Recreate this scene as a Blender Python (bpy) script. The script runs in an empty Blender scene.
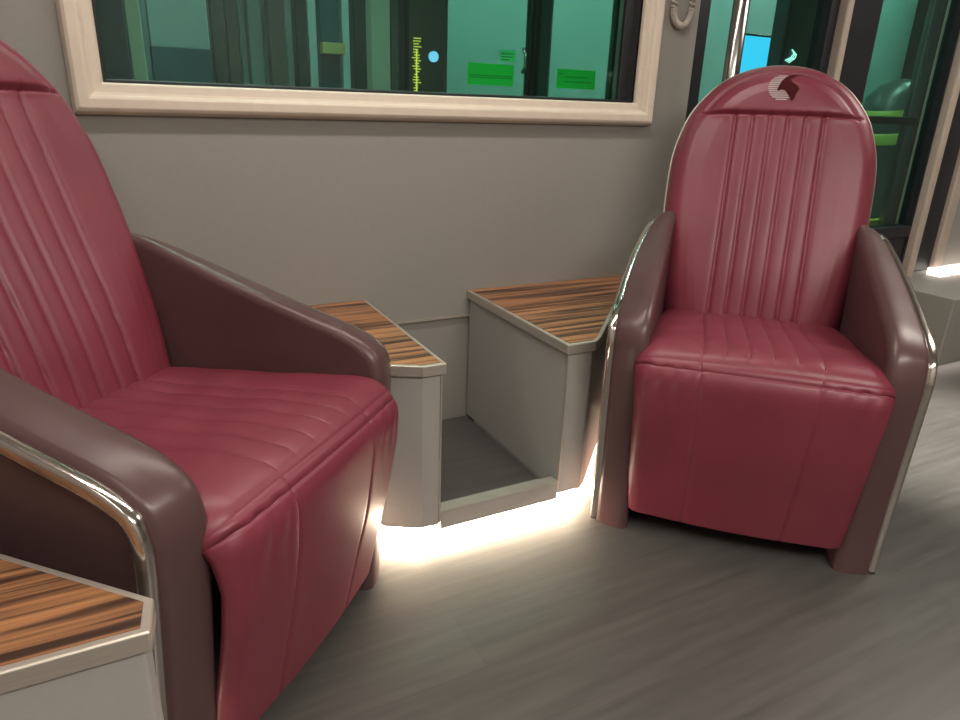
import bpy, bmesh, math, random
import numpy as np
from mathutils import Vector, Matrix
random.seed(4)
PI = math.pi
SC = bpy.context.scene
COL = SC.collection

# ------------------------------------------------------------------ helpers
def link(name, me, mat, parent=None):
    o = bpy.data.objects.new(name, me)
    COL.objects.link(o)
    for m in (mat if isinstance(mat, (list, tuple)) else [mat]):
        me.materials.append(m)
    if parent is not None:
        o.parent = parent
    return o

def obj(name, bm, mat, parent=None, smooth=False, bevel=0, loc=None, rotz=0, angle=35):
    bmesh.ops.recalc_face_normals(bm, faces=bm.faces)
    me = bpy.data.meshes.new(name)
    bm.to_mesh(me); bm.free()
    if smooth:
        for p in me.polygons: p.use_smooth = True
    o = link(name, me, mat, parent)
    if loc: o.location = loc
    if rotz: o.rotation_euler.z = rotz
    if bevel:
        b = o.modifiers.new('bevel', 'BEVEL'); b.width = bevel; b.segments = 3
        b.limit_method = 'ANGLE'; b.angle_limit = math.radians(angle)
    return o

def tag(o, label, cat, group=None):
    o['label'] = label; o['category'] = cat
    if group: o['group'] = group
    return o

def struct(o):
    o['kind'] = 'structure'; return o

def empty(name, label, cat, loc=(0, 0, 0), rotz=0, group=None):
    o = bpy.data.objects.new(name, None); COL.objects.link(o)
    o.empty_display_size = .1
    o.location = loc; o.rotation_euler.z = rotz
    return tag(o, label, cat, group)

def box(bm, x0, x1, y0, y1, z0, z1):
    v = [bm.verts.new(p) for p in ((x0,y0,z0),(x1,y0,z0),(x1,y1,z0),(x0,y1,z0),(x0,y0,z1),(x1,y0,z1),(x1,y1,z1),(x0,y1,z1))]
    for f in ((0,3,2,1),(4,5,6,7),(0,1,5,4),(1,2,6,5),(2,3,7,6),(3,0,4,7)):
        bm.faces.new([v[i] for i in f])
    return bm

def B(*a): return box(bmesh.new(), *a)

def prism(bm, pts, z0, z1):
    n = len(pts)
    lo = [bm.verts.new((x, y, z0)) for x, y in pts]
    hi = [bm.verts.new((x, y, z1)) for x, y in pts]
    bm.faces.new(lo[::-1]); bm.faces.new(hi)
    for i in range(n):
        bm.faces.new((lo[i], lo[(i+1) % n], hi[(i+1) % n], hi[i]))
    return bm

def tube(bm, pts, r, n=10, closed=False, cap=True):
    pts = [Vector(p) for p in pts]; N = len(pts); rings = []; up = None
    for i, p in enumerate(pts):
        a = pts[i-1] if (i or closed) else p; b = pts[(i+1) % N] if (i < N-1 or closed) else p
        t = (b-a).normalized()
        if up is None:
            up = Vector((0,0,1)) if abs(t.z) < .9 else Vector((1,0,0))
        s = t.cross(up).normalized(); u = s.cross(t); up = u
        rings.append([bm.verts.new(p + (s*math.cos(2*PI*k/n) + u*math.sin(2*PI*k/n))*r) for k in range(n)])
    for i in range(N if closed else N-1):
        A, Bq = rings[i], rings[(i+1) % N]
        for k in range(n):
            bm.faces.new((A[k], A[(k+1) % n], Bq[(k+1) % n], Bq[k]))
    if cap and not closed:
        bm.faces.new(rings[0]); bm.faces.new(rings[-1])
    return bm

# ------------------------------------------------------------------ materials
def mat(name, col, rough=.5, metal=0, spec=.5, coat=0, emit=None, estr=0):
    m = bpy.data.materials.new(name); m.use_nodes = True
    p = m.node_tree.nodes['Principled BSDF']
    p.inputs['Base Color'].default_value = (*col, 1)
    p.inputs['Roughness'].default_value = rough
    p.inputs['Metallic'].default_value = metal
    p.inputs['Specular IOR Level'].default_value = spec
    p.inputs['Coat Weight'].default_value = coat
    if emit:
        p.inputs['Emission Color'].default_value = (*emit, 1)
        p.inputs['Emission Strength'].default_value = estr
    return m

def noise_mat(name, c1, c2, scale, rough=.5, bump=.1, stretch=(1,1,1), detail=4, metal=0, spec=.5, coat=0, bdist=.002, bscale=None, rvar=0):
    m = mat(name, c1, rough, metal, spec, coat)
    nt = m.node_tree; N = nt.nodes; L = nt.links; p = N['Principled BSDF']
    tc = N.new('ShaderNodeTexCoord'); mp = N.new('ShaderNodeMapping'); mp.inputs['Scale'].default_value = stretch
    L.new(tc.outputs['Object'], mp.inputs['Vector'])
    nz = N.new('ShaderNodeTexNoise'); nz.inputs['Scale'].default_value = scale; nz.inputs['Detail'].default_value = detail
    L.new(mp.outputs[0], nz.inputs['Vector'])
    cr = N.new('ShaderNodeValToRGB'); cr.color_ramp.elements[0].color = (*c1, 1); cr.color_ramp.elements[1].color = (*c2, 1)
    cr.color_ramp.elements[0].position = .3; cr.color_ramp.elements[1].position = .7
    L.new(nz.outputs['Fac'], cr.inputs['Fac']); L.new(cr.outputs[0], p.inputs['Base Color'])
    if bump:
        n2 = nz
        if bscale:
            n2 = N.new('ShaderNodeTexNoise'); n2.inputs['Scale'].default_value = bscale; n2.inputs['Detail'].default_value = 3
            L.new(mp.outputs[0], n2.inputs['Vector'])
        b = N.new('ShaderNodeBump'); b.inputs['Strength'].default_value = bump; b.inputs['Distance'].default_value = bdist
        L.new(n2.outputs['Fac'], b.inputs['Height']); L.new(b.outputs[0], p.inputs['Normal'])
    if rvar:
        mr = N.new('ShaderNodeMapRange'); mr.inputs['To Min'].default_value = rough-rvar; mr.inputs['To Max'].default_value = rough+rvar
        L.new(nz.outputs['Fac'], mr.inputs['Value']); L.new(mr.outputs[0], p.inputs['Roughness'])
    return m

M = {}
M['leather'] = noise_mat('burgundy_leather', (.172,.026,.044), (.205,.033,.054), 6, rough=.42, bump=.25, bscale=260, bdist=.0006, spec=.55, rvar=.05)
M['shell'] = noise_mat('dark_plum_leather', (.085,.045,.047), (.10,.054,.056), 5, rough=.34, bump=.2, bscale=260, bdist=.0005, spec=.5, rvar=.04)
M['chrome'] = mat('chrome', (.75,.70,.66), .16, 1)
M['alu'] = noise_mat('brushed_aluminium', (.50,.46,.40), (.58,.53,.47), 20, rough=.38, bump=.05, stretch=(1,1,30), metal=.6)
M['wall'] = noise_mat('grey_wall_laminate', (.265,.255,.235), (.277,.266,.245), 90, rough=.55, bump=.08, bdist=.0006)
M['cab'] = noise_mat('grey_cabinet_laminate', (.36,.35,.332), (.372,.362,.344), 90, rough=.5, bump=.06, bdist=.0006)
M['frame'] = noise_mat('cream_window_moulding', (.63,.55,.46), (.67,.585,.49), 30, rough=.42, bump=.04)
M['pillar'] = noise_mat('beige_pillar_paint', (.40,.33,.28), (.43,.36,.30), 30, rough=.45, bump=.04)
M['ceil'] = mat('ceiling_panel', (.6,.57,.53), .6)
M['rubber'] = noise_mat('black_rubber', (.008,.010,.012), (.014,.016,.018), 40, rough=.45, bump=.05)
M['black'] = noise_mat('black_metal', (.012,.014,.018), (.018,.02,.024), 20, rough=.35, bump=.02)
M['cord'] = noise_mat('grey_cord_rubber', (.42,.38,.33), (.46,.42,.37), 40, rough=.5, bump=.05)
M['bone'] = mat('emblem_silver_thread', (.42,.34,.33), .5)
M['horn'] = mat('emblem_dark_thread', (.055,.006,.010), .8, spec=.15)
M['steel'] = noise_mat('polished_steel', (.36,.36,.34), (.44,.43,.41), 12, rough=.2, bump=0, metal=1)
M['led'] = mat('warm_led_diffuser', (.9,.85,.75), .4, emit=(1,.80,.58), estr=95)
M['door_glow'] = mat('white_glow', (.9,.85,.8), .4, emit=(1,.86,.76), estr=2.2)  # glow for the sill reflection blocks and the added floor strip

def wood_mat():
    m = mat('zebrano_wood', (.3,.15,.08), .38)
    nt = m.node_tree; N = nt.nodes; L = nt.links; p = N['Principled BSDF']
    tc = N.new('ShaderNodeTexCoord'); mp = N.new('ShaderNodeMapping'); mp.inputs['Scale'].default_value = (1.1, 26, 1)
    L.new(tc.outputs['Object'], mp.inputs['Vector'])
    n1 = N.new('ShaderNodeTexNoise'); n1.inputs['Scale'].default_value = 1.6; n1.inputs['Detail'].default_value = 3
    mp2 = N.new('ShaderNodeMapping'); mp2.inputs['Scale'].default_value = (2.2, 95, 1)
    L.new(tc.outputs['Object'], mp2.inputs['Vector'])
    n2 = N.new('ShaderNodeTexNoise'); n2.inputs['Scale'].default_value = 1.5; n2.inputs['Detail'].default_value = 3
    L.new(mp.outputs[0], n1.inputs['Vector']); L.new(mp2.outputs[0], n2.inputs['Vector'])
    mx = N.new('ShaderNodeMath'); mx.operation = 'MULTIPLY_ADD'; mx.inputs[1].default_value = .45
    L.new(n2.outputs['Fac'], mx.inputs[0])
    sc = N.new('ShaderNodeMath'); sc.operation = 'MULTIPLY'; sc.inputs[1].default_value = .62
    L.new(n1.outputs['Fac'], sc.inputs[0]); L.new(sc.outputs[0], mx.inputs[2])
    cr = N.new('ShaderNodeValToRGB'); e = cr.color_ramp.elements
    e[0].position = .42; e[0].color = (.045,.022,.014, 1)
    e[1].position = .64; e[1].color = (.42,.20,.085, 1)
    for pos, c in ((.48, (.10,.048,.026)), (.53, (.24,.115,.055)), (.58, (.33,.15,.065))):
        q = e.new(pos); q.color = (*c, 1)
    L.new(mx.outputs[0], cr.inputs['Fac']); L.new(cr.outputs[0], p.inputs['Base Color'])
    return m
M['wood'] = wood_mat()

def floor_mat():
    m = mat('dark_vinyl_planks', (.06,.055,.05), .34)
    nt = m.node_tree; N = nt.nodes; L = nt.links; p = N['Principled BSDF']
    tc = N.new('ShaderNodeTexCoord')
    br = N.new('ShaderNodeTexBrick'); br.inputs['Scale'].default_value = 1
    br.inputs['Brick Width'].default_value = 1.1; br.inputs['Row Height'].default_value = .16
    br.inputs['Mortar Size'].default_value = .0012; br.inputs['Mortar Smooth'].default_value = .3
    br.inputs['Color1'].default_value = (.078,.075,.071,1); br.inputs['Color2'].default_value = (.089,.086,.081,1)
    br.inputs['Mortar'].default_value = (.07,.067,.062,1)
    L.new(tc.outputs['Object'], br.inputs['Vector'])
    mp = N.new('ShaderNodeMapping'); mp.inputs['Scale'].default_value = (1.2, 14, 1)
    L.new(tc.outputs['Object'], mp.inputs['Vector'])
    nz = N.new('ShaderNodeTexNoise'); nz.inputs['Scale'].default_value = 2.4; nz.inputs['Detail'].default_value = 6; nz.inputs['Roughness'].default_value = .6
    L.new(mp.outputs[0], nz.inputs['Vector'])
    cr = N.new('ShaderNodeValToRGB'); cr.color_ramp.elements[0].color = (.8,.8,.8,1); cr.color_ramp.elements[1].color = (1.15,1.14,1.13,1)
    cr.color_ramp.elements[0].position = .32; cr.color_ramp.elements[1].position = .68
    L.new(nz.outputs['Fac'], cr.inputs['Fac'])
    mx = N.new('ShaderNodeMix'); mx.data_type = 'RGBA'; mx.blend_type = 'MULTIPLY'; mx.inputs['Factor'].default_value = 1
    L.new(br.outputs['Color'], mx.inputs['A']); L.new(cr.outputs[0], mx.inputs['B']); L.new(mx.outputs['Result'], p.inputs['Base Color'])
    mr = N.new('ShaderNodeMapRange'); mr.inputs['To Min'].default_value = .30; mr.inputs['To Max'].default_value = .48
    L.new(nz.outputs['Fac'], mr.inputs['Value']); L.new(mr.outputs[0], p.inputs['Roughness'])
    b = N.new('ShaderNodeBump'); b.inputs['Strength'].default_value = .25; b.inputs['Distance'].default_value = .0012
    L.new(nz.outputs['Fac'], b.inputs['Height']); L.new(b.outputs[0], p.inputs['Normal'])
    return m
M['floor'] = floor_mat()

def glass_mat(name, tint, ior=1.45):
    m = bpy.data.materials.new(name); m.use_nodes = True
    nt = m.node_tree; N = nt.nodes; L = nt.links; N.remove(N['Principled BSDF'])
    t = N.new('ShaderNodeBsdfTransparent'); t.inputs[0].default_value = (*tint, 1)
    g = N.new('ShaderNodeBsdfGlossy'); g.inputs['Roughness'].default_value = .02
    lw = N.new('ShaderNodeLayerWeight'); lw.inputs[0].default_value = .5
    pw = N.new('ShaderNodeMath'); pw.operation = 'POWER'; pw.inputs[1].default_value = 4; L.new(lw.outputs['Facing'], pw.inputs[0])
    fr = N.new('ShaderNodeMath'); fr.operation = 'MULTIPLY_ADD'; fr.inputs[1].default_value = .8; fr.inputs[2].default_value = .035*(ior-1)/.45; L.new(pw.outputs[0], fr.inputs[0])
    mx = N.new('ShaderNodeMixShader')
    L.new(fr.outputs[0], mx.inputs[0]); L.new(t.outputs[0], mx.inputs[1]); L.new(g.outputs[0], mx.inputs[2])
    L.new(mx.outputs[0], N['Material Output'].inputs[0])
    return m
M['glass'] = glass_mat('tinted_train_glass', (.70,.86,.80))
M['glass2'] = glass_mat('platform_door_glass', (.80,.95,.90), 1.3)

# ------------------------------------------------------------------ camera
yaw, pitch, roll = map(math.radians, (62.151, 20.387, 1.97))
f = Vector((math.cos(yaw)*math.cos(pitch), math.sin(yaw)*math.cos(pitch), -math.sin(pitch)))
rt = Vector((math.sin(yaw), -math.cos(yaw), 0)); up = rt.cross(f)
r2 = math.cos(roll)*rt + math.sin(roll)*up; u2 = -math.sin(roll)*rt + math.cos(roll)*up
cam = bpy.data.cameras.new('camera'); co = bpy.data.objects.new('camera', cam); COL.objects.link(co)
m3 = Matrix((r2, u2, -f)).transposed()
co.matrix_world = Matrix.Translation((0, 0, 1.08)) @ m3.to_4x4()
cam.sensor_fit = 'HORIZONTAL'; cam.sensor_width = 36; cam.lens = 36*690/960
cam.clip_start = .02
SC.camera = co

# ------------------------------------------------------------------ room shell
XL, XR, YB, YW, ZC = -.78, 4.9, -1.7, 1.98, 2.12
WX0, WX1, WZ0, WZ1 = .009, 1.597, 1.098, 1.86       # window opening
DX0, DX1 = 1.84, 3.40                               # door zone
def S(name, bm, m, **k): return struct(obj(name, bm, m, **k))
S('floor', B(XL, XR, YB, YW+.12, -.06, 0), M['floor'])
S('ceiling', B(XL, XR, YB, YW+.12, ZC, ZC+.06), M['ceil'])
bm = bmesh.new()
box(bm, XL, DX0, YW, YW+.12, .42, WZ0); box(bm, XL, DX0, YW+.006, YW+.12, 0, .417)
box(bm, XL, WX0, YW, YW+.12, WZ0, ZC); box(bm, WX1, DX0, YW, YW+.12, WZ0, ZC); box(bm, WX0, WX1, YW, YW+.12, WZ1, ZC)
S('wall_window', bm, M['wall'])
bm = bmesh.new()
box(bm, 3.40, XR, YW, YW+.12, 0, .375); box(bm, 3.62, XR, YW, YW+.12, .375, ZC)
box(bm, DX0, 3.40, YW, YW+.12, 2.0, ZC)
S('wall_door_side', bm, M['wall'])
S('wall_left', B(XL-.06, XL, YB, YW+.12, 0, ZC), M['wall'])
S('wall_back', B(XL, XR, YB-.06, YB, 0, ZC), M['wall'])
S('wall_right', B(XR, XR+.06, YB, YW+.12, 0, ZC), M['wall'])
# thin bead covering the joint between the two wall panels
S('trim_1', B(.40, 1.84, YW-.006, YW+.01, .413, .4195), M['alu'])

# window: stepped cream moulding, black gasket, tinted pane
win = S('window_1', B(WX0-.001, WX1+.001, YW+.028, YW+.036, WZ0, WZ1), M['glass'])
def ring(bm, x0, x1, z0, z1, prof):
    """prof: list of (inset outward from opening, y) — sweeps a moulding round a rectangle with mitred corners"""
    rows = []
    for d, y in prof:
        rows.append([bm.verts.new(p) for p in ((x0-d, y, z0-d), (x1+d, y, z0-d), (x1+d, y, z1+d), (x0-d, y, z1+d))])
    n = len(prof)
    for i in range(n):
        a, b = rows[i], rows[(i+1) % n]
        for k in range(4):
            bm.faces.new((a[k], a[(k+1) % 4], b[(k+1) % 4], b[k]))
    return bm
fr = obj('window_frame', ring(bmesh.new(), WX0, WX1, WZ0, WZ1,
      [(0, YW+.03), (0, YW-.012), (.004, YW-.018), (.022, YW-.020), (.027, YW-.026), (.030, YW-.034), (.036, YW-.038), (.056, YW-.038), (.064, YW-.033), (.071, YW-.016), (.073, YW+.002), (.05, YW+.01)]),
      M['frame'], win, bevel=.0015, angle=20)
obj('gasket', ring(bmesh.new(), WX0+.0, WX1-.0, WZ0, WZ1, [(-.0005, YW+.006), (-.0005, YW+.03), (-.008, YW+.03), (-.009, YW+.012), (-.006, YW+.006)]), M['rubber'], win)

obj('gasket_post', B(WX1-.058, WX1-.001, YW+.010, YW+.027, WZ0+.001, WZ1-.001), M['rubber'], win, bevel=.003)

# train door zone: two glazed leaves with black frames and beige pillars
def leaf(n, x0, x1, f0, f1, z0=.60):
    d = S('door_%d' % n, B(x0-.001, x1+.001, YW+.045, YW+.053, z0, 1.94), M['glass'])
    bm = bmesh.new()
    box(bm, f0, x0, YW+.01, YW+.08, .0, 2.0); box(bm, x1, f1, YW+.01, YW+.08, .0, 2.0)
    box(bm, x0, x1, YW+.01, YW+.08, 1.94, 2.0); box(bm, x0, x1, YW+.01, YW+.08, z0-.05, z0)
    obj('door_frame', bm, M['black'], d, bevel=.004)
    obj('lower_panel', B(x0, x1, YW+.02, YW+.07, 0, z0-.05), M['black'], d)
    return d
leaf(1, 1.900, 2.505, 1.842, 2.550)
leaf(2, 2.80, 3.345, 2.592, 3.352)
def pillar(n, x0, x1):
    S('trim_%d' % n, B(x0, x1, YW-.025, YW+.10, 0, 2.0), M['pillar'], bevel=.008)
pillar(2, 2.552, 2.588); pillar(3, 3.354, 3.40)
S('trim_4', B(3.40, 3.55, YW-.005, YW+.11, .376, ZC), M['black'], bevel=.006)
S('trim_5', B(3.55, 3.62, YW-.025, YW+.11, .376, ZC), M['pillar'], bevel=.008)

# polished grab pole by the door
pl = empty('grab_pole', 'polished steel vertical grab pole in front of the glazed door', 'pole', (1.905, 1.86, 0))
obj('pole', tube(bmesh.new(), [(0,0,.0), (0,0,1), (0,0,ZC)], .027, 20), M['steel'], pl, smooth=True)
bm = bmesh.new(); tube(bm, [(0,0,0), (0,0,.025)], .036, 24)
obj('base_flange', bm, M['steel'], pl, bevel=.004)

# coiled intercom cord on the wall beside the window
cd = empty('intercom_cord', 'grey coiled intercom cord hanging in a loop beside the window', 'cord', (1.752, YW, 1.345))
def loop_pt(t):      # U shape hanging
    a = t*PI
    if t < 0: return Vector((-.038, 0, .05 - t*.4))
    if t > 1: return Vector((.038, 0, .05 + (t-1)*.4))
    return Vector((-.038*math.cos(a), 0, .05 - .05*math.sin(a)))
pts = []
T = 1500
for i in range(T+1):
    t = -.65 + 2.3*i/T
    c = loop_pt(t); c2 = loop_pt(t+.004); tg = (c2-c).normalized()
    side = Vector((0,1,0)).cross(tg)
    a = 2*PI*62*i/T
    pts.append(c + Vector((0,-.016,0)) + (Vector((0,1,0))*math.cos(a) + side*math.sin(a))*.0085)
bm = bmesh.new(); tube(bm, pts, .0031, 6)
obj('coil', bm, M['cord'], cd, smooth=True)
bm = bmesh.new(); box(bm, -.06, .06, -.05, 0, .36, .60)
obj('handset_cradle', bm, M['wall'], cd, bevel=.012)

# ------------------------------------------------------------------ console cabinets
TOP, NOS = .503, .474
def lay(pts, d):
    """offset a CCW polygon outward by d (mitred)"""
    n = len(pts); out = []
    for i in range(n):
        p0, p1, p2 = Vector(pts[i-1]), Vector(pts[i]), Vector(pts[(i+1) % n])
        e1 = (p1-p0).normalized(); e2 = (p2-p1).normalized()
        n1 = Vector((e1.y, -e1.x)); n2 = Vector((e2.y, -e2.x))
        b = (n1+n2).normalized(); k = d/max(.3, b.dot(n1))
        out.append(tuple(p1+b*k))
    return out
def cabinet(name, label, pts, seams=()):
    c = empty(name, label, 'cabinet', (pts[0][0], pts[0][1], 0), 0, 'console cabinets between and beside the armchairs')
    ox, oy = pts[0]
    P = [(x-ox, y-oy) for x, y in pts]
    obj('body', prism(bmesh.new(), P, .052, NOS), M['cab'], c, bevel=.004)
    e = lay(P, .010)
    e = [(x, min(y, YW-.0015-oy)) for x, y in e]
    obj('edge_trim', prism(bmesh.new(), e, NOS, TOP-.001), M['alu'], c, bevel=.003)
    w = lay(P, -.001); 
    obj('wood_top', prism(bmesh.new(), w, TOP-.004, TOP), M['wood'], c)
    pl = lay(P, -.055)
    pl = [(P[i][0]-math.copysign(.002, P[i][0]-.01 if abs(pts[i][0]-.634) < .01 else -1), y) if min(abs(pts[i][0]-.634), abs(pts[i][0]-.998)) < .01 else (x, y) for i, (x, y) in enumerate(pl)]
    obj('plinth', prism(bmesh.new(), pl, 0, .0521), M['cab'], c)
    return c
yw = YW-.002
LC = cabinet('console_cabinet', 'grey cabinet with striped wood top, left of the open bay, behind the left armchair',
        [(.634, 1.395), (.634, yw), (-.02, yw), (.455, 1.505), (.505, 1.440), (.586, 1.395)])
RC = cabinet('console_cabinet', 'grey cabinet with striped wood top, right of the open bay, beside the right armchair',
        [(.998, 1.395), (1.075, 1.395), (1.105, 1.418), (1.66, yw), (.998, yw)])
NC = cabinet('console_cabinet', 'grey cabinet with brown wood top in the near left corner beside the left armchair',
        [(XL+.002, .735), (-.040, .735), (-.034, .782), (-.655, 1.42), (XL+.002, 1.42)])
# slim vertical edge beads
for c, x, y in ((LC, .634, 1.3935), (RC, .998, 1.3935)):
    obj('edge_bead', B(x-c.location.x-.0015 if x < .8 else x-c.location.x-.002, x-c.location.x+.002, y-c.location.y-.001, y-c.location.y+.003, .06, NOS), M['alu'], c)
# bay shelf: low floor and front lip between the cabinets
bay = empty('bay_shelf', 'low dark shelf floor with grey front lip in the open bay between the cabinets', 'shelf', (.816, 1.69, 0))
obj('front_lip', B(-.1797, .1797, -.300, -.268, .052, .092), M['cab'], bay, bevel=.003)
obj('shelf_floor', B(-.1797, .1797, -.268, .2865, .0395, .047), M['floor'], bay)
obj('underside', B(-.1797, .1797, -.299, -.20, .0395, .0525), M['cab'], bay)
obj('plinth', B(-.1797, .1797, -.24, .28, 0, .0395), M['cab'], bay)
obj('lip_trim', B(-.1797, .1797, -.302, -.266, .092, .0955), M['alu'], bay)
# LED strips set back under each base, part of their cabinet
def led(parent, pts, z0=.006, z1=.038, th=.010):
    bm = bmesh.new(); ox, oy = parent.location[:2]
    for i in range(len(pts)-1):
        a, b = Vector(pts[i]), Vector(pts[i+1]); t = (b-a).normalized(); n = Vector((t.y, -t.x))*th
        prism(bm, [(v.x-ox, v.y-oy) for v in (a, b, b+n, a+n)], z0, z1)
    return obj('light_strip', bm, M['led'], parent)
led(LC, [(.02, 1.955), (.49, 1.53), (.527, 1.472), (.597, 1.433), (.630, 1.433)])
led(bay, [(.642, 1.433), (.990, 1.433)])
led(RC, [(1.003, 1.433), (1.062, 1.433), (1.088, 1.452), (1.585, 1.945)])
led(NC, [(XL+.05, .775), (-.09, .775), (-.62, 1.32)])

# ------------------------------------------------------------------ low cabinet by the door, far right
dc = empty('door_cabinet', 'low grey cabinet beyond the right armchair, with glowing blocks as sill reflections along its back edge', 'cabinet', (4.0, 1.80, 0))
obj('body', B(-.85, .6, -.19, .172, .05, .355), M['wall'], dc, bevel=.006)
obj('plinth', B(-.76, .6, -.10, .17, 0, .05), M['black'], dc)
obj('light_strip', B(-.76, .6, -.115, -.102, .012, .046), M['door_glow'], dc)  # added strip, brightens the floor beside the right armchair
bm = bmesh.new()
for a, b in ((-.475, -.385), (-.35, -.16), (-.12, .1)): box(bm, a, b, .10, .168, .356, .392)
obj('reflection_bar', bm, M['door_glow'], dc, bevel=.004)  # glowing blocks stand in for bright reflections on a sill

# ------------------------------------------------------------------ lounge chair
def smooth_curve(P, n):
    """Catmull-Rom through P (list of 2-D points)"""
    P = [np.array(p, float) for p in P]; out = []
    Q = [2*P[0]-P[1]] + P + [2*P[-1]-P[-2]]
    for i in range(1, len(Q)-2):
        for k in range(n):
            t = k/n; a, b, c, d = Q[i-1], Q[i], Q[i+1], Q[i+2]
            out.append(.5*((2*b)+(-a+c)*t+(2*a-5*b+4*c-d)*t*t+(-a+3*b-3*c+d)*t**3))
    out.append(P[-1]); return np.array(out)
def resample(P, n):
    d = np.r_[0, np.cumsum(np.linalg.norm(np.diff(P, axis=0), axis=1))]
    s = np.linspace(0, d[-1], n)
    return np.stack([np.interp(s, d, P[:, k]) for k in range(P.shape[1])], 1), d[-1]

def grid_mesh(name, V, mask, m, parent, solid=0):
    """V: (n,m,3) vertex grid; mask (n-1,m-1) bool of faces kept"""
    n, k = V.shape[:2]; used = {}; verts = []; faces = []
    def vi(i, j):
        if (i, j) not in used: used[i, j] = len(verts); verts.append(tuple(V[i, j]))
        return used[i, j]
    for i in range(n-1):
        for j in range(k-1):
            if mask[i, j]: faces.append((vi(i,j), vi(i,j+1), vi(i+1,j+1), vi(i+1,j)))
    me = bpy.data.meshes.new(name); me.from_pydata(verts, [], faces); me.validate(); me.update()
    for p in me.polygons: p.use_smooth = True
    return link(name, me, m, parent)

# --- backrest geometry: plane from A (bottom) to T (top), tilted back
A0 = np.array([0, .500, .385]); T0 = np.array([0, .748, 1.216])
LB = np.linalg.norm(T0-A0); SD = (T0-A0)/LB; ND = np.array([0, -SD[2], SD[1]])   # ND points forward/up
hs = [0, .08, .2, .35, .5, .6]+[LB-d for d in (.18, .13, .08, .045, .020, .009, .003, 0)]
hw = [.240, .255, .274, .288, .291, .285, .262, .237, .198, .156, .108, .073, .042, 0]
HS = smooth_curve(list(zip(hs, hw)), 24)
keep = [0]
for i in range(1, len(HS)):
    if HS[i, 0] > HS[keep[-1], 0]+1e-5: keep.append(i)
HS = HS[keep]
def half(s): return np.interp(s, HS[:, 0], np.maximum(HS[:, 1], 0))
OUT = np.concatenate([np.stack([HS[:, 1], HS[:, 0]], 1), np.stack([-HS[:, 1], HS[:, 0]], 1)[::-1]])
OUT, _ = resample(OUT, 700)
HEAD = .700          # s of the seam under the headrest
def g(d, w): return np.exp(-(d/w)**2)
def back_depth(x, s, e):
    R = .058; T = .078
    q = np.clip(e/R, 0, 1); d = T*np.sqrt(1-(1-q)**2)
    d = d + .016*np.cos(np.clip(x/.30, -1, 1)*PI/2)*np.clip(e/.1, 0, 1)
    d = d - .020*np.clip((s-.35)/.5, 0, 1)
    # lumbar swell
    d = d + .010*np.exp(-((s-.22)/.16)**2)*np.clip(e/.08, 0, 1)
    # flutes
    W = .120
    below = 1/(1+np.exp((s-HEAD)/.004))
    t = (x+W)/(2*W)*5; inside = (np.abs(x) < W)
    ph = np.abs((t % 1)-.5)*2
    fl = .0105*(np.sqrt(np.clip(1-ph**3.0, 0, 1))-1)
    fl = np.where(inside, fl, 0)
    fl = fl - np.where(~inside, .0105*np.exp(-(np.abs(x)-W)/.006), 0)
    d = d + fl*below*np.clip(s/.02, 0, 1)
    # headrest seams
    hx = np.clip((np.abs(x)-.212)/.02, 0, 1)
    d = d - .009*g(s-HEAD, .004)*(1-hx)
    top = 1/(1+np.exp(-(s-HEAD)/.006))
    d = d - .007*g(e-.044, .006)*top
    d = d + .012*top*np.clip((e-.044)/.03, 0, 1)
    return d
def pt_on_back(x, s, off=0.0):
    e = np.min(np.hypot(OUT[:, 0]-x, OUT[:, 1]-s))
    d = back_depth(np.array(x), np.array(s), e)+off
    p = A0+SD*s+ND*float(d)+np.array([x, 0, 0]); return p

def build_backrest(parent):
    ns, nu = 230, 181
    tt = np.linspace(0, 1, ns)
    ss = LB*(1-(1-tt)**1.45)
    uu = np.sin(np.linspace(-1, 1, nu)*PI/2)*.35+np.linspace(-1, 1, nu)*.65
    V = np.zeros((ns, nu, 3)); E = np.zeros((ns, nu)); X = np.zeros((ns, nu)); Sg = np.zeros((ns, nu))
    for i, s in enumerate(ss):
        x = uu*half(s); X[i] = x; Sg[i] = s
        e = np.min(np.hypot(OUT[:, 0][None]-x[:, None], OUT[:, 1][None]-s), axis=1)
        e = np.where(np.abs(uu) > .99999, 0, e)
        if i == ns-1: e[:] = 0
        E[i] = e
    D = back_depth(X, Sg, E)
    D[:, 0] = 0; D[:, -1] = 0; D[-1] = 0
    V = A0+Sg[..., None]*SD+D[..., None]*ND+np.stack([X, 0*X, 0*X], -1)
    cs = (Sg[:-1, :-1]+Sg[1:, 1:])/2; ce = (E[:-1, :-1]+E[1:, 1:])/2; cx = np.abs(X[:-1, :-1]+X[1:, 1:])/2
    hm = (cs > HEAD) & (ce > .044)
    back = grid_mesh('backrest', V, ~hm, M['leather'], parent)
    head = grid_mesh('headrest', V, hm, M['leather'], parent)
    return back, head

def patch(bm, poly, mi, f, n=6):
    """flat polygon (x,s) triangulated and subdivided, laid on the surface"""
    b2 = bmesh.new(); vs = [b2.verts.new((x, s, 0)) for x, s in poly]
    b2.faces.new(vs); bmesh.ops.triangulate(b2, faces=b2.faces[:])
    bmesh.ops.subdivide_edges(b2, edges=b2.edges[:], cuts=2, use_grid_fill=True)
    mp = {}
    for v in b2.verts: mp[v] = bm.verts.new(f(v.co.x, v.co.y))
    for fc in b2.faces:
        q = bm.faces.new([mp[v] for v in fc.verts]); q.material_index = mi
    b2.free()

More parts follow.
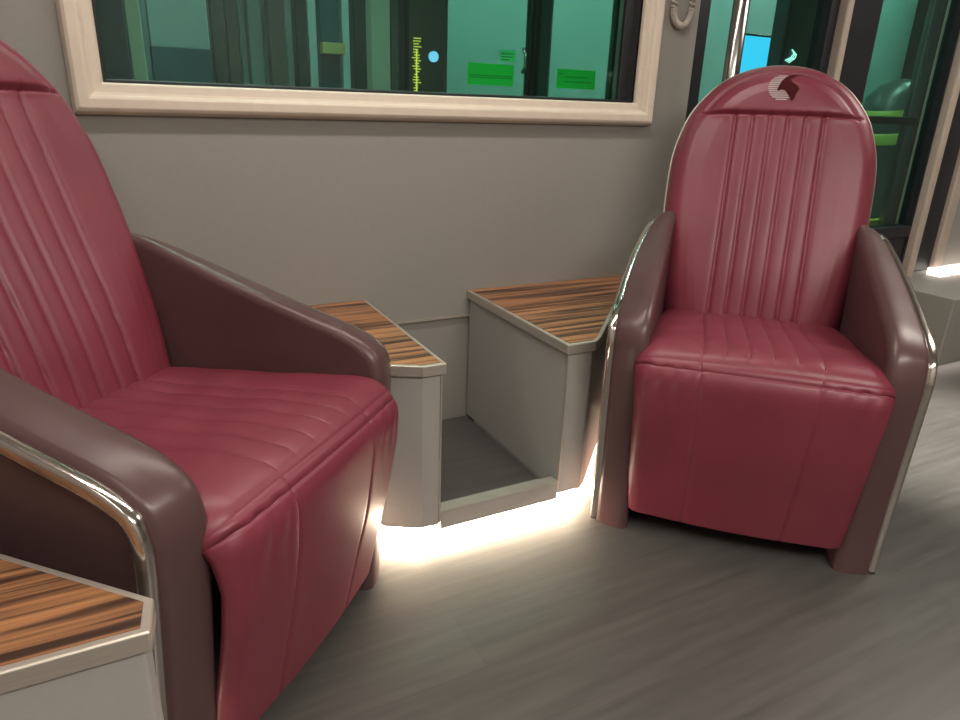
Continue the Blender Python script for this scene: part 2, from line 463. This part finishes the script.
def build_emblem(parent):
    """round patch of fine horizontal stripes with a long-horned animal head in dark thread over its right half"""
    bm = bmesh.new(); cx, cs, R = -.004, .775, .039; K = .94
    n = 13
    for k in range(n):
        y = -R+R*2*(k+.5)/n; h = .0020
        w = math.sqrt(max(R*R-y*y, 0)); x1 = min(w, .030)
        if y > .008: x1 = min(x1, -.004+(y-.008)*.9)
        for a, b in ((-w, (-w+x1)/2), ((-w+x1)/2, x1)):
            if b-a > .002:
                patch(bm, [(cx+a, cs+y-h), (cx+b, cs+y-h), (cx+b, cs+y+h), (cx+a, cs+y+h)], 0, lambda x, s: tuple(pt_on_back(x, s, .0014)))
    head = [(-.020,-.008), (-.017,-.014), (-.006,-.008), (.004,-.012), (.014,-.024), (.026,-.042), (.032,-.034), (.037,-.018), (.044,-.004), (.036,.006), (.022,.016)]
    horn = [(.022,.016), (.016,.026), (.028,.038), (.050,.050), (.024,.046), (.004,.036), (-.010,.018), (-.020,-.008)]
    for P in (head, horn):
        patch(bm, [(cx+.004+x*K, cs+y*K) for x, y in P], 1, lambda x, s: tuple(pt_on_back(x, s, .0026)))
    return obj('emblem', bm, [M['bone'], M['horn']], parent)

# --- seat and front apron
SP = smooth_curve([(.56,.478), (.48,.484), (.34,.496), (.18,.512), (.06,.526), (-.01,.529), (-.046,.519), (-.064,.497), (-.069,.46), (-.052,.33), (-.024,.20), (.004,.072)], 30)
SP, LS = resample(SP, 300)
sd = np.r_[0, np.cumsum(np.linalg.norm(np.diff(SP, axis=0), axis=1))]
iF = int(np.argmin(np.abs(SP[:, 1]-.513)+(SP[:, 0] > 0)*9)); SF = sd[iF]     # seam position
iTop = int(np.argmin(np.abs(SP[:, 0]+.02)+(SP[:, 1] < .5)*9)); ST = sd[iTop]
def build_seat(parent):
    nu = 181; ns = len(SP)
    uu = np.linspace(-1, 1, nu); uu = .5*uu+.5*np.sin(uu*PI/2)
    tang = np.gradient(SP, axis=0); tang /= np.linalg.norm(tang, axis=1)[:, None]
    nrm = np.stack([tang[:, 1], -tang[:, 0]], 1); nrm *= np.where(nrm[:, 1:2]-nrm[:, 0:1]*1.0 > 0, 1, -1)
    V = np.zeros((ns, nu, 3))
    for i in range(ns):
        s = sd[i]
        q = np.clip((s-ST)/(LS-ST), 0, 1)
        w = .260+.010*math.exp(-((s-ST-.02)/.10)**2) - .010*q
        a_ = min(1, max(0, (s-SF)/.10)); er = .045-.025*a_; ed = .030-.019*a_
        if s < .25: w = .262-.02*(1-s/.25)
        x = uu*w; e = w-np.abs(x)
        d = -ed*(1-np.sqrt(1-(1-np.clip(e/er, 0, 1))**2))
        d = d+.012*np.cos(np.clip(x/w, -1, 1)*PI/2)
        W = .130
        t = (x+W)/(2*W)*5; ph = np.abs((t % 1)-.5)*2
        fl = np.where(np.abs(x) < W, .019*(np.sqrt(np.clip(1-ph**3, 0, 1))-1), -.019*np.exp(-(np.abs(x)-W)/.006))
        amp = np.clip((SF-s)/.06, 0, 1)**1.5*np.clip((s)/.03, .3, 1)
        d = d+fl*amp
        # front seam (double) and two vertical seams down the apron
        d = d-.006*g(s-SF, .004)-.002*g(s-SF-.014, .003)
        if s > SF:
            a = min(1, (s-SF)/.02)
            for sx in (-1, 1): d = d-.0075*a*g(x-sx*(W-.012*q), .0045)
            # faint pulled wrinkles below the seam
            wr = .0016*np.clip((s-SF-.012)/.02,0,1)*np.exp(-((s-SF)/.10)**2)*np.sin(x*150+3*math.sin(s*20))*np.clip((np.abs(x)-.1)/.06, 0, 1)
            d = d+wr*a
        else:
            # soft waves across the outer seat
            d = d+.0015*np.sin(s*42+x*9)*np.clip(e/.05, 0, 1)
        V[i, :, 0] = x; V[i, :, 1] = SP[i, 0]+nrm[i, 0]*d; V[i, :, 2] = SP[i, 1]+nrm[i, 1]*d
    m1 = np.zeros((ns-1, nu-1), bool); m1[:iF] = True
    seat = grid_mesh('seat', V, m1, M['leather'], parent)
    apron = grid_mesh('front_panel', V, ~m1, M['leather'], parent)
    for o, th in ((seat, .02), (apron, .02)):
        so = o.modifiers.new('s', 'SOLIDIFY'); so.thickness = th; so.offset = -1
    return seat, apron

# --- arms
ARM = [(-.008,0), (-.014,.12), (-.026,.26), (-.038,.40), (-.046,.50), (-.043,.552), (-.022,.596), (.035,.630), (.14,.661), (.28,.702), (.42,.749), (.53,.786), (.60,.785), (.658,.722), (.682,.62), (.672,.47), (.64,.30), (.61,.15), (.595,0)]
AC = smooth_curve(ARM, 10); AC, AL = resample(AC, 220)
def arm_norm(C):
    t = np.gradient(C, axis=0); t /= np.linalg.norm(t, axis=1)[:, None]
    return np.stack([t[:, 1], -t[:, 0]], 1)      # inward normal for this direction of travel
AN = arm_norm(AC)
def plan(y, z):     # sideways pull of the arm towards the backrest and slight flare of the foot
    t = np.clip((y-.16)/.52, 0, .97)
    return -.082*(1-np.sqrt(1-t*t))/(1-math.sqrt(1-.97**2))
def arm_shape(parent, sx):
    # cross-section from inner face over the crest to the outer face: (x, inset); the inner edge is the highest
    xi, xo = .258, .346
    r = .021
    sec = [(xi, .30)]
    for k in range(0, 9):
        a = PI/2*k/8; sec.append((xi+r-r*math.cos(a), r-r*math.sin(a)))
    sec += [(xi+.034, .0015), (xi+.050, .0050), (xo-.026, .0095)]
    r2_ = .019
    for k in range(1, 7):
        a = PI/2*k/6; sec.append((xo-r2_+r2_*math.sin(a), .0115+r2_*1.2*(1-math.cos(a))))
    sec.append((xo, .042))
    inner = lambda x, y: x+(xo-x)/(xo-xi)*plan(y, 0)*-.75
    bm = bmesh.new(); rows = []
    # central skeleton the faces collapse to
    for i in range(len(AC)):
        c, nn = AC[i], AN[i]
        row = []
        for x, ins in sec:
            if ins > .1:
                p = np.array([.30, max(0, min(c[1], .45))]) if False else c+nn*.085
                p = c+nn*.030
            else: p = c+nn*ins
            y, z = p; z = max(z, 0.0) if i not in (0, len(AC)-1) else 0.0
            row.append(bm.verts.new((sx*(inner(x, y)+plan(y, z)), y, z)))
        rows.append(row)
    for i in range(len(rows)-1):
        for k in range(len(sec)-1):
            bm.faces.new((rows[i][k], rows[i][k+1], rows[i+1][k+1], rows[i+1][k]))
    # inner and outer faces: lines running from the edge down to the floor line
    n = len(rows); NS = 8
    for k in (0, len(sec)-1):
        x0 = sec[k][0]; prev = None
        for i in range(n):
            p = rows[i][k].co; ty = .14+.34*i/(n-1); cur = [rows[i][k]]
            for c in range(1, NS+1):
                y = p.y+(ty-p.y)*c/NS; z = p.z*(1-c/NS)
                cur.append(bm.verts.new((sx*(inner(x0, y)+float(plan(y, z))), y, z)))
            if prev:
                for c in range(NS): bm.faces.new((prev[c], prev[c+1], cur[c+1], cur[c]))
            prev = cur
    o = obj('armrest', bm, M['shell'], parent, smooth=True)
    return o
def strip(C, N_, x0, x1, i0, i1, sx, lift, mats, name, parent, th=.006, rnd=3):
    """band running round the arm edge: rounded-rectangle profile swept along the outline"""
    bm = bmesh.new(); rows = []
    xm = (x0+x1)/2; hw_ = (x1-x0)/2
    prof = []
    for k in range(16):
        a = 2*PI*k/16; cx_, sy_ = math.cos(a), math.sin(a)
        prof.append((xm+hw_*math.copysign(abs(cx_)**.45, cx_), -lift+th*math.copysign(abs(sy_)**.6, sy_)))
    for i in range(i0, i1):
        c, nn = C[i], N_[i]
        row = []
        for x, ins in prof:
            y, z = c+nn*ins
            row.append(bm.verts.new((sx*(x+float(plan(y, z))), y, max(z, .001))))
        rows.append(row)
    for i in range(len(rows)-1):
        for k in range(16):
            bm.faces.new((rows[i][k], rows[i][(k+1) % 16], rows[i+1][(k+1) % 16], rows[i+1][k]))
    bm.faces.new(rows[0]); bm.faces.new(rows[-1][::-1])
    return obj(name, bm, mats, parent, smooth=True)

def build_shell(parent):
    """hard rear shell following the backrest outline, with a bright edge"""
    k = 120
    s0 = .02
    base = np.array([(half(s)+.004, s) for s in np.linspace(s0, LB*.9, 60)])
    O = [(x, s) for x, s in OUT if s > .05]
    O = np.array(O); 
    bm = bmesh.new(); rows = []
    t = np.gradient(O, axis=0); t /= np.linalg.norm(t, axis=1)[:, None]; nn = np.stack([t[:, 1], -t[:, 0]], 1)
    prof = [(-.03, -.004), (-.006, -.004), (-.002, -.008), (-.002, -.022), (-.006, -.040), (-.03, -.058), (-.09, -.07)]
    for i in range(0, len(O), 3):
        row = []
        for d, z in prof:
            p = O[i]+nn[i]*d
            if d < -.05: p = np.array([O[i][0]*.6, .12+(O[i][1]-.12)*.85])
            q = A0+SD*p[1]+ND*z+np.array([p[0], 0, 0]); row.append(bm.verts.new(tuple(q)))
        rows.append(row)
    for i in range(len(rows)-1):
        for j in range(len(prof)-1):
            bm.faces.new((rows[i][j], rows[i][j+1], rows[i+1][j+1], rows[i+1][j]))
    a = [r_[-1] for r_ in rows]; n = len(a)
    for i in range(n//2-1):
        bm.faces.new((a[i], a[i+1], a[n-2-i], a[n-1-i]))
    sh = obj('back_shell', bm, M['shell'], parent, smooth=True)
    bm = bmesh.new()
    pts = [A0+SD*(O[i]+nn[i]*.001)[1]+ND*-.014+np.array([(O[i]+nn[i]*.001)[0], 0, 0]) for i in range(0, len(O), 3)]
    tube(bm, [tuple(p) for p in pts], .005, 8)
    tr = obj('shell_trim', bm, M['alu'], sh, smooth=True)
    return sh

def make_chair(label):
    c = empty('lounge_chair', label, 'armchair', (0, 0, 0), 0, 'burgundy leather lounge armchairs')
    back, head = build_backrest(c)
    build_emblem(head)
    build_seat(c)
    for sx in (-1, 1):
        a = arm_shape(c, sx)
        n = len(AC)
        strip(AC, AN, .338, .362, 0, n, sx, -.0350, M['chrome'], 'chrome_trim', a, th=.0125)
    build_shell(c)
    bm = bmesh.new(); box(bm, -.20, .20, .10, .56, .0, .03); box(bm, -.236, .236, .06, .60, .03, .40)
    obj('base', bm, M['black'], c)
    return c
def dup(o, parent=None):
    c = o.copy(); COL.objects.link(c); c.parent = parent
    for ch in [k for k in SC.objects if k.parent == o]: dup(ch, c)
    return c
chair = make_chair('burgundy leather armchair at right in full view, back towards the glazed door')
left = dup(chair)
chair.location = (1.309, 1.055, 0); chair.rotation_euler.z = math.radians(45.1-90)
left.location = (.215, 1.106, 0); left.rotation_euler.z = math.radians(134.2-90)
left['label'] = 'burgundy leather armchair at left, cut off by the frame, in front of the window wall'

# ------------------------------------------------------------------ platform outside
def outside():
    teal = noise_mat('teal_wall_panel', (.30,.50,.47), (.36,.56,.52), 3, rough=.35, bump=0)
    dark = noise_mat('dark_green_metal', (.03,.055,.052), (.04,.07,.065), 6, rough=.3, bump=0)
    pale = noise_mat('pale_green_panel', (.36,.55,.52), (.42,.62,.58), 2, rough=.4, bump=0)
    blue = noise_mat('blue_teal_panel', (.03,.13,.16), (.045,.17,.20), 3, rough=.3, bump=0)
    olive = noise_mat('pale_olive_panel', (.38,.50,.38), (.44,.56,.43), 3, rough=.4, bump=0)
    floor = noise_mat('platform_floor', (.10,.20,.17), (.13,.24,.2), 4, rough=.25, bump=0)
    green = mat('green_sticker', (.01,.88,.10), .5)
    glow = mat('tube_glow', (.9,1,.95), .4, emit=(.86,1,.94), estr=170)
    S('floor_platform', B(-3, 10, 2.24, 7.0, -.06, 0), floor)
    S('wall_platform', B(-3, 10, 6.9, 7.0, 0, 3.4), noise_mat('station_wall', (.07,.17,.15), (.10,.22,.19), 2, rough=.5, bump=0))
    S('wall_platform_left', B(-3.1, -3, 2.24, 7, 0, 3.4), dark)
    S('wall_platform_right', B(10, 10.1, 2.24, 7, 0, 3.4), dark)
    S('ceiling_platform', B(-3, 10, 2.24, 7.0, 3.4, 3.46), mat('platform_ceiling', (.3,.4,.37), .6))
    # platform screen: posts and glass doors along Y = 2.35
    def post(m0, m1, label, pm=None):
        x0, x1 = m0*2.35, m1*2.35
        o = empty('screen_post', label, 'post', ((x0+x1)/2, 2.37, 0), 0, 'dark posts of the platform screen')
        w = (x1-x0)/2; d = .04
        obj('post', B(-w, w, -d, d, 0.02, 2.3), pm or dark, o, bevel=.006)
        obj('corner_strip', B(-w-.001, -w+.008, -d-.003, -d+.01, 0.02, 2.3), M['rubber'], o)
        obj('foot_plate', B(-w-.002, w+.002, -d-.01, d+.01, 0, .02), M['steel'], o)
        return o
    p1 = post(.3899, .450, 'broad dark platform post seen through the middle of the window, with a blue lamp', noise_mat('dark_brown_post', (.05,.05,.042), (.062,.06,.05), 3, rough=.35, bump=0))
    p2 = post(.6048, .6283, 'slim dark platform post between the two pale platform doors')
    p3 = post(.765, .80, 'dark platform post behind the right edge of the window')
    p4 = post(1.137, 1.249, 'broad dark platform post above the right armchair, seen through the door glass')
    p5 = post(1.600, 1.66, 'dark platform post seen through the far right door glass')
    def gdoor(m0, m1, label, lat=None):
        x0, x1 = m0*2.35+.004, m1*2.35-.004
        o = empty('screen_door', label, 'platform door', ((x0+x1)/2, 2.37, 0), 0, 'platform screen doors')
        w = (x1-x0)/2
        obj('pane', B(-w+.01, w-.01, -.004, .004, .05, 2.2), M['glass2'], o)
        bm = bmesh.new()
        for a in (-w, w-.012): box(bm, a, a+.012, -.014, .014, .0, 2.24)
        box(bm, -w, w, -.014, .014, .0, .06); box(bm, -w, w, -.014, .014, 2.19, 2.24)
        obj('frame', bm, M['steel'], o)
        if lat: obj('latch', tube(bmesh.new(), [(lat,-.012,1.19), (lat,-.03,1.21), (lat,-.03,1.25), (lat,-.012,1.27)], .006, 8), M['steel'], o, smooth=True)
        return o
    gdoor(.4515, .6035, 'pale glass platform door with two green stickers, left of the slim post', .14)
    gdoor(.6295, .764, 'pale glass platform door with one green sticker, at the right of the window')
    gdoor(1.30, 1.58, 'glass platform door seen through the far right door glass')
    def sticker(x0, x1, z0, z1, label, m, lines):
        s = empty('sticker', label, 'sticker', ((x0+x1)/2, 2.3655, z0), 0, 'green stickers on the platform doors')
        w = (x1-x0)/2; h = z1-z0
        obj('backing', B(-w, w, -.001, .0004, 0, h), m, s)
        bm = bmesh.new()
        for z, a, b in lines: box(bm, -w+a*2*w, -w+b*2*w, -.0016, -.001, z*h-.0022, z*h+.0022)
        obj('printed_lines', bm, green2, s)
        return s
    green2 = mat('dark_green_print', (.0,.50,.07), .5)
    sticker(1.161, 1.347, 1.142, 1.214, 'wide green sticker on the platform door left of the slim post', green, [(.45,.04,.96),(.36,.04,.96)])
    sticker(1.535, 1.712, 1.144, 1.212, 'green sticker on the platform door right of the slim post', green, [(.75,.05,.15),(.6,.2,.8),(.35,.2,.9)])
    sticker(1.288, 1.352, 1.222, 1.262, 'small bright green sticker just above the wide green one', mat('bright_green_sticker', (.12,1,.40), .5), [(.7,.1,.9),(.45,.1,.8),(.2,.1,.6)])
    # small lit things on the broad post
    q = p1.location
    obj('indicator_lamp', tube(bmesh.new(), [(1.012-q.x,-.041,1.222), (1.012-q.x,-.050,1.222)], .017, 16), mat('blue_lamp', (.2,.5,.9), .4, emit=(.25,.62,1), estr=1.1), p1)
    bm = bmesh.new()
    for k in range(20):
        z = 1.112+k*.0085; w = .004+.010*random.random(); x = .952-q.x+random.uniform(-.004,.004)
        box(bm, x-w, x+w, -.044, -.0405, z, z+.003)
    box(bm, .950-q.x, .954-q.x, -.044, -.0405, 1.112, 1.24)
    obj('yellow_display', bm, mat('yellow_led', (.6,.6,.1), .4, emit=(.70,.68,.10), estr=.9), p1)
    q = p4.location; x = 1.160*2.35-q.x
    bm = bmesh.new()
    for k in range(3):
        tube(bm, [(x-.035+k*.012,-.046,1.300-k*.004), (x-.005+k*.014,-.046,1.312), (x+.012+k*.008,-.046,1.33-k*.002), (x-.004,-.046,1.345)], .0028, 6)
    obj('indicator_lamp', bm, mat('white_lamp', (.7,.9,.9), .4, emit=(.55,1,.95), estr=1.3), p4)
    # columns and panels further back.  m = sideways slope of the sight line, y = distance
    def slab(m0, m1, y, m, label, name='station_column', cat='column', z0=0, z1=3.36, th=.08):
        o = empty(name, label, cat, ((m0+m1)/2*y, y, z0), 0, 'station columns and panels beyond the windows')
        w = (m1-m0)/2*y
        obj('face', B(-w, w, 0, th, 0, z1-z0), m, o, bevel=.006)
        if cat == 'column': obj('joint_band', B(-w+.002, w-.002, -.002, th+.002, 1.9-z0, 1.92-z0), dark, o)
        return o
    grey = noise_mat('grey_green_panel', (.15,.27,.25), (.19,.32,.29), 3, rough=.4, bump=0)
    brown = noise_mat('brown_metal', (.085,.10,.085), (.105,.12,.10), 3, rough=.35, bump=0)
    slab(-.03, .037, 3.0, noise_mat('slate_panel', (.035,.06,.08), (.045,.07,.09), 3, rough=.4, bump=0), 'slate column at the left edge of the window')
    slab(.038, .0545, 3.3, olive, 'pale olive column near the left end of the window')
    slab(.061, .131, 4.2, blue, 'broad blue teal panel behind the left part of the window', 'wall_panel', 'panel', z1=1.30)
    slab(.062, .130, 4.25, pale, 'pale panel above the broad blue teal panel', 'wall_panel', 'panel', z0=1.301, z1=2.3)
    slab(.133, .150, 3.5, dark, 'dark column just right of the broad blue teal panel')
    slab(.151, .1665, 3.6, brown, 'brown green column left of the thin teal one')
    slab(.1675, .177, 3.7, teal, 'thin teal column, left of the two thin ones')
    slab(.178, .196, 3.6, grey, 'grey green column between the thin teal columns')
    slab(.196, .2025, 3.7, pale, 'thin pale column left of the dark column')
    slab(.204, .2245, 3.5, brown, 'dark brown column left of the bright teal one')
    slab(.2255, .2375, 3.8, pale, 'bright pale teal column left of the deep blue panel')
    slab(.2385, .254, 3.6, dark, 'dark green column right of the bright teal one')
    slab(.255, .270, 4.4, teal, 'teal panel left of the deep blue panel', 'wall_panel', 'panel')
    slab(.3005, .316, 4.4, teal, 'teal panel right of the deep blue post', 'wall_panel', 'panel')
    st = slab(.271, .2975, 3.7, blue, 'deep blue post carrying a small yellow green box', 'station_post', 'post')
    obj('notice_box', B(-.055, .062, -.05, -.001, 1.285, 1.338), mat('yellow_green_box', (.50,.55,.20), .5), st, bevel=.004)
    slab(.317, .3405, 3.6, dark, 'dark green column left of the pale green one')
    slab(.342, .3695, 3.3, olive, 'pale green column left of the broad platform post')
    slab(.3705, .389, 3.3, brown, 'brown column touching the broad platform post')
    slab(.440, .78, 4.2, pale, 'pale green wall panel filling the view behind the two platform doors', 'wall_panel', 'panel', z1=2.7)
    slab(.93, 1.29, 4.2, teal, 'teal wall panel behind the door glass above the right armchair', 'wall_panel', 'panel', z1=2.7)
    slab(1.40, 1.515, 4.5, teal, 'teal wall panel behind the far right door glass', 'wall_panel', 'panel', z1=2.2)
    slab(1.64, 1.80, 4.0, grey, 'grey green panel at the far right edge of the door glass', 'wall_panel', 'panel', z1=2.5)
    # screen
    sc = empty('information_screen', 'bright blue information screen on the platform, seen through the left door glass', 'screen', (3.27, 3.0, 0))
    obj('stand', B(-.03, .12, .02, .06, 0, 1.2), dark, sc)
    obj('housing', B(-.15, .19, .0, .03, 1.12, 1.485), dark, sc, bevel=.008)
    obj('display', B(-.14, .18, -.004, .0, 1.13, 1.470), mat('blue_screen', (.05,.2,.3), .3, emit=(.05,.58,1), estr=1.5), sc)
    # hand rail
    rl = empty('platform_rail', 'black horizontal rail outside the far right door glass', 'rail', (3.4, 2.36, 0))
    obj('rail', B(-.22, .50, -.115, -.085, 1.050, 1.085), M['black'], rl, bevel=.006)
    obj('rail_post', B(.46, .50, -.115, -.085, 0, 1.05), M['black'], rl)
    obj('rail_post', B(-.22, -.18, -.115, -.085, 0, 1.05), M['black'], rl)
    # dark rounded silhouette of unknown kind with yellow green reflective bands
    bo = empty('silhouette', 'dark rounded silhouette with yellow green reflective bands, beyond the far right door glass', 'silhouette', (4.66, 3.05, 0))
    prof = [(.20,0),(.21,.5),(.22,.9),(.22,1.1),(.20,1.2),(.14,1.27),(.06,1.31),(0,1.32)]
    bm = bmesh.new()
    def rev(bm, prof, n=32):
        rows = [[bm.verts.new((r*math.cos(2*PI*k/n), r*math.sin(2*PI*k/n), z)) for k in range(n)] for r, z in prof]
        for a, b in zip(rows, rows[1:]):
            for k in range(n): bm.faces.new((a[k], a[(k+1) % n], b[(k+1) % n], b[k]))
        bmesh.ops.remove_doubles(bm, verts=bm.verts[:], dist=1e-5)
    rev(bm, prof); obj('body', bm, dark, bo, smooth=True)
    lime = mat('lime_reflective', (.50,.58,.12), .35)
    for z0, z1 in ((1.105,1.16),(.95,1.02)):
        bm = bmesh.new(); rev(bm, [(.224,z0),(.228,z0+.01),(.228,z1-.01),(.224,z1)])
        for v_ in bm.verts: v_.co.z += .20*v_.co.x
        obj('reflective_band', bm, lime, bo, smooth=True)
    yl = mat('yellow_paint', (.95,.72,.04), .5)
    tag(obj('stripe_board', B(3.25, 4.3, 2.47, 2.50, 0, .535), yl), 'yellow board for the platform edge stripe, low behind the far right door glass', 'board')  # upright board standing in for the yellow platform edge stripe
    # lamps on the platform
    for i, (x, y, l) in enumerate(((.3,2.9,'nearest, above the left of the window'),(2.0,3.1,'above the pale platform doors'),(4.0,3.1,'above the right door glass'),(6.0,3.3,'above the far right door glass'),(2,5.4,'far back along the station'))):
        t = empty('platform_lamp', 'white fluorescent platform lamp %s' % l, 'ceiling lamp', (x, y, 3.36), 0, 'platform ceiling lamps')
        obj('housing', B(-.7, .7, -.08, .08, .0, .04), dark, t)
        obj('glow_tube', tube(bmesh.new(), [(-.66,0,-.03), (.66,0,-.03)], .022, 12), glow, t)
outside()

# ------------------------------------------------------------------ lights of the saloon
def ceiling_lamp(x0, x1, y0, y1, label, power, col=(1,.90,.80)):
    t = empty('ceiling_lamp', label, 'ceiling lamp', ((x0+x1)/2, (y0+y1)/2, ZC), 0, 'saloon ceiling lamps')
    w, d = (x1-x0)/2, (y1-y0)/2
    obj('housing', B(-w-.01, w+.01, -d-.01, d+.01, -.02, 0), M['ceil'], t)
    l = bpy.data.lights.new('lamp_light', 'AREA'); l.shape = 'RECTANGLE'; l.size = 2*w; l.size_y = 2*d; l.energy = power; l.color = col
    lo = bpy.data.objects.new('lamp_light', l); COL.objects.link(lo); lo.parent = t; lo.location = (0, 0, -.024)
ceiling_lamp(-.3, 1.5, 1.22, 1.32, 'long warm ceiling lamp over the console, parallel to the window', 18)
ceiling_lamp(.1, 1.8, -.9, -.75, 'long warm ceiling lamp along the middle of the saloon', 60)
ceiling_lamp(-.62, -.50, -.5, .6, 'added warm fill lamp on the unseen ceiling along the left wall', 7)  # fill added to light the cabinet sides and right armchair front
ceiling_lamp(2.6, 3.8, .7, 1.2, 'wide warm ceiling lamp near the door', 24)

t = empty('fill_spot', 'added unseen ceiling spot brightening the floor beside the right armchair', 'ceiling lamp', (2.56, 1.25, ZC), 0)  # unseen spot added to make the bright floor patch
bm = bmesh.new(); tube(bm, [(0,0,-.012), (0,0,0)], .055, 32); obj('bezel', bm, M['ceil'], t)
l = bpy.data.lights.new('fill_spot_light', 'SPOT'); l.energy = 560; l.spot_size = .68; l.spot_blend = 1; l.shadow_soft_size = .04; l.color = (1,.90,.80)
lo = bpy.data.objects.new('fill_spot_light', l); COL.objects.link(lo); lo.parent = t; lo.location = (0, 0, -.05)
w = bpy.data.worlds.new('world'); SC.world = w; w.use_nodes = True
w.node_tree.nodes['Background'].inputs[0].default_value = (.05,.06,.06,1)
w.node_tree.nodes['Background'].inputs[1].default_value = .3
vs = SC.view_settings
vs.view_transform = 'Standard'; vs.look = 'None'; vs.gamma = 1; vs.use_curve_mapping = False; vs.exposure = 0
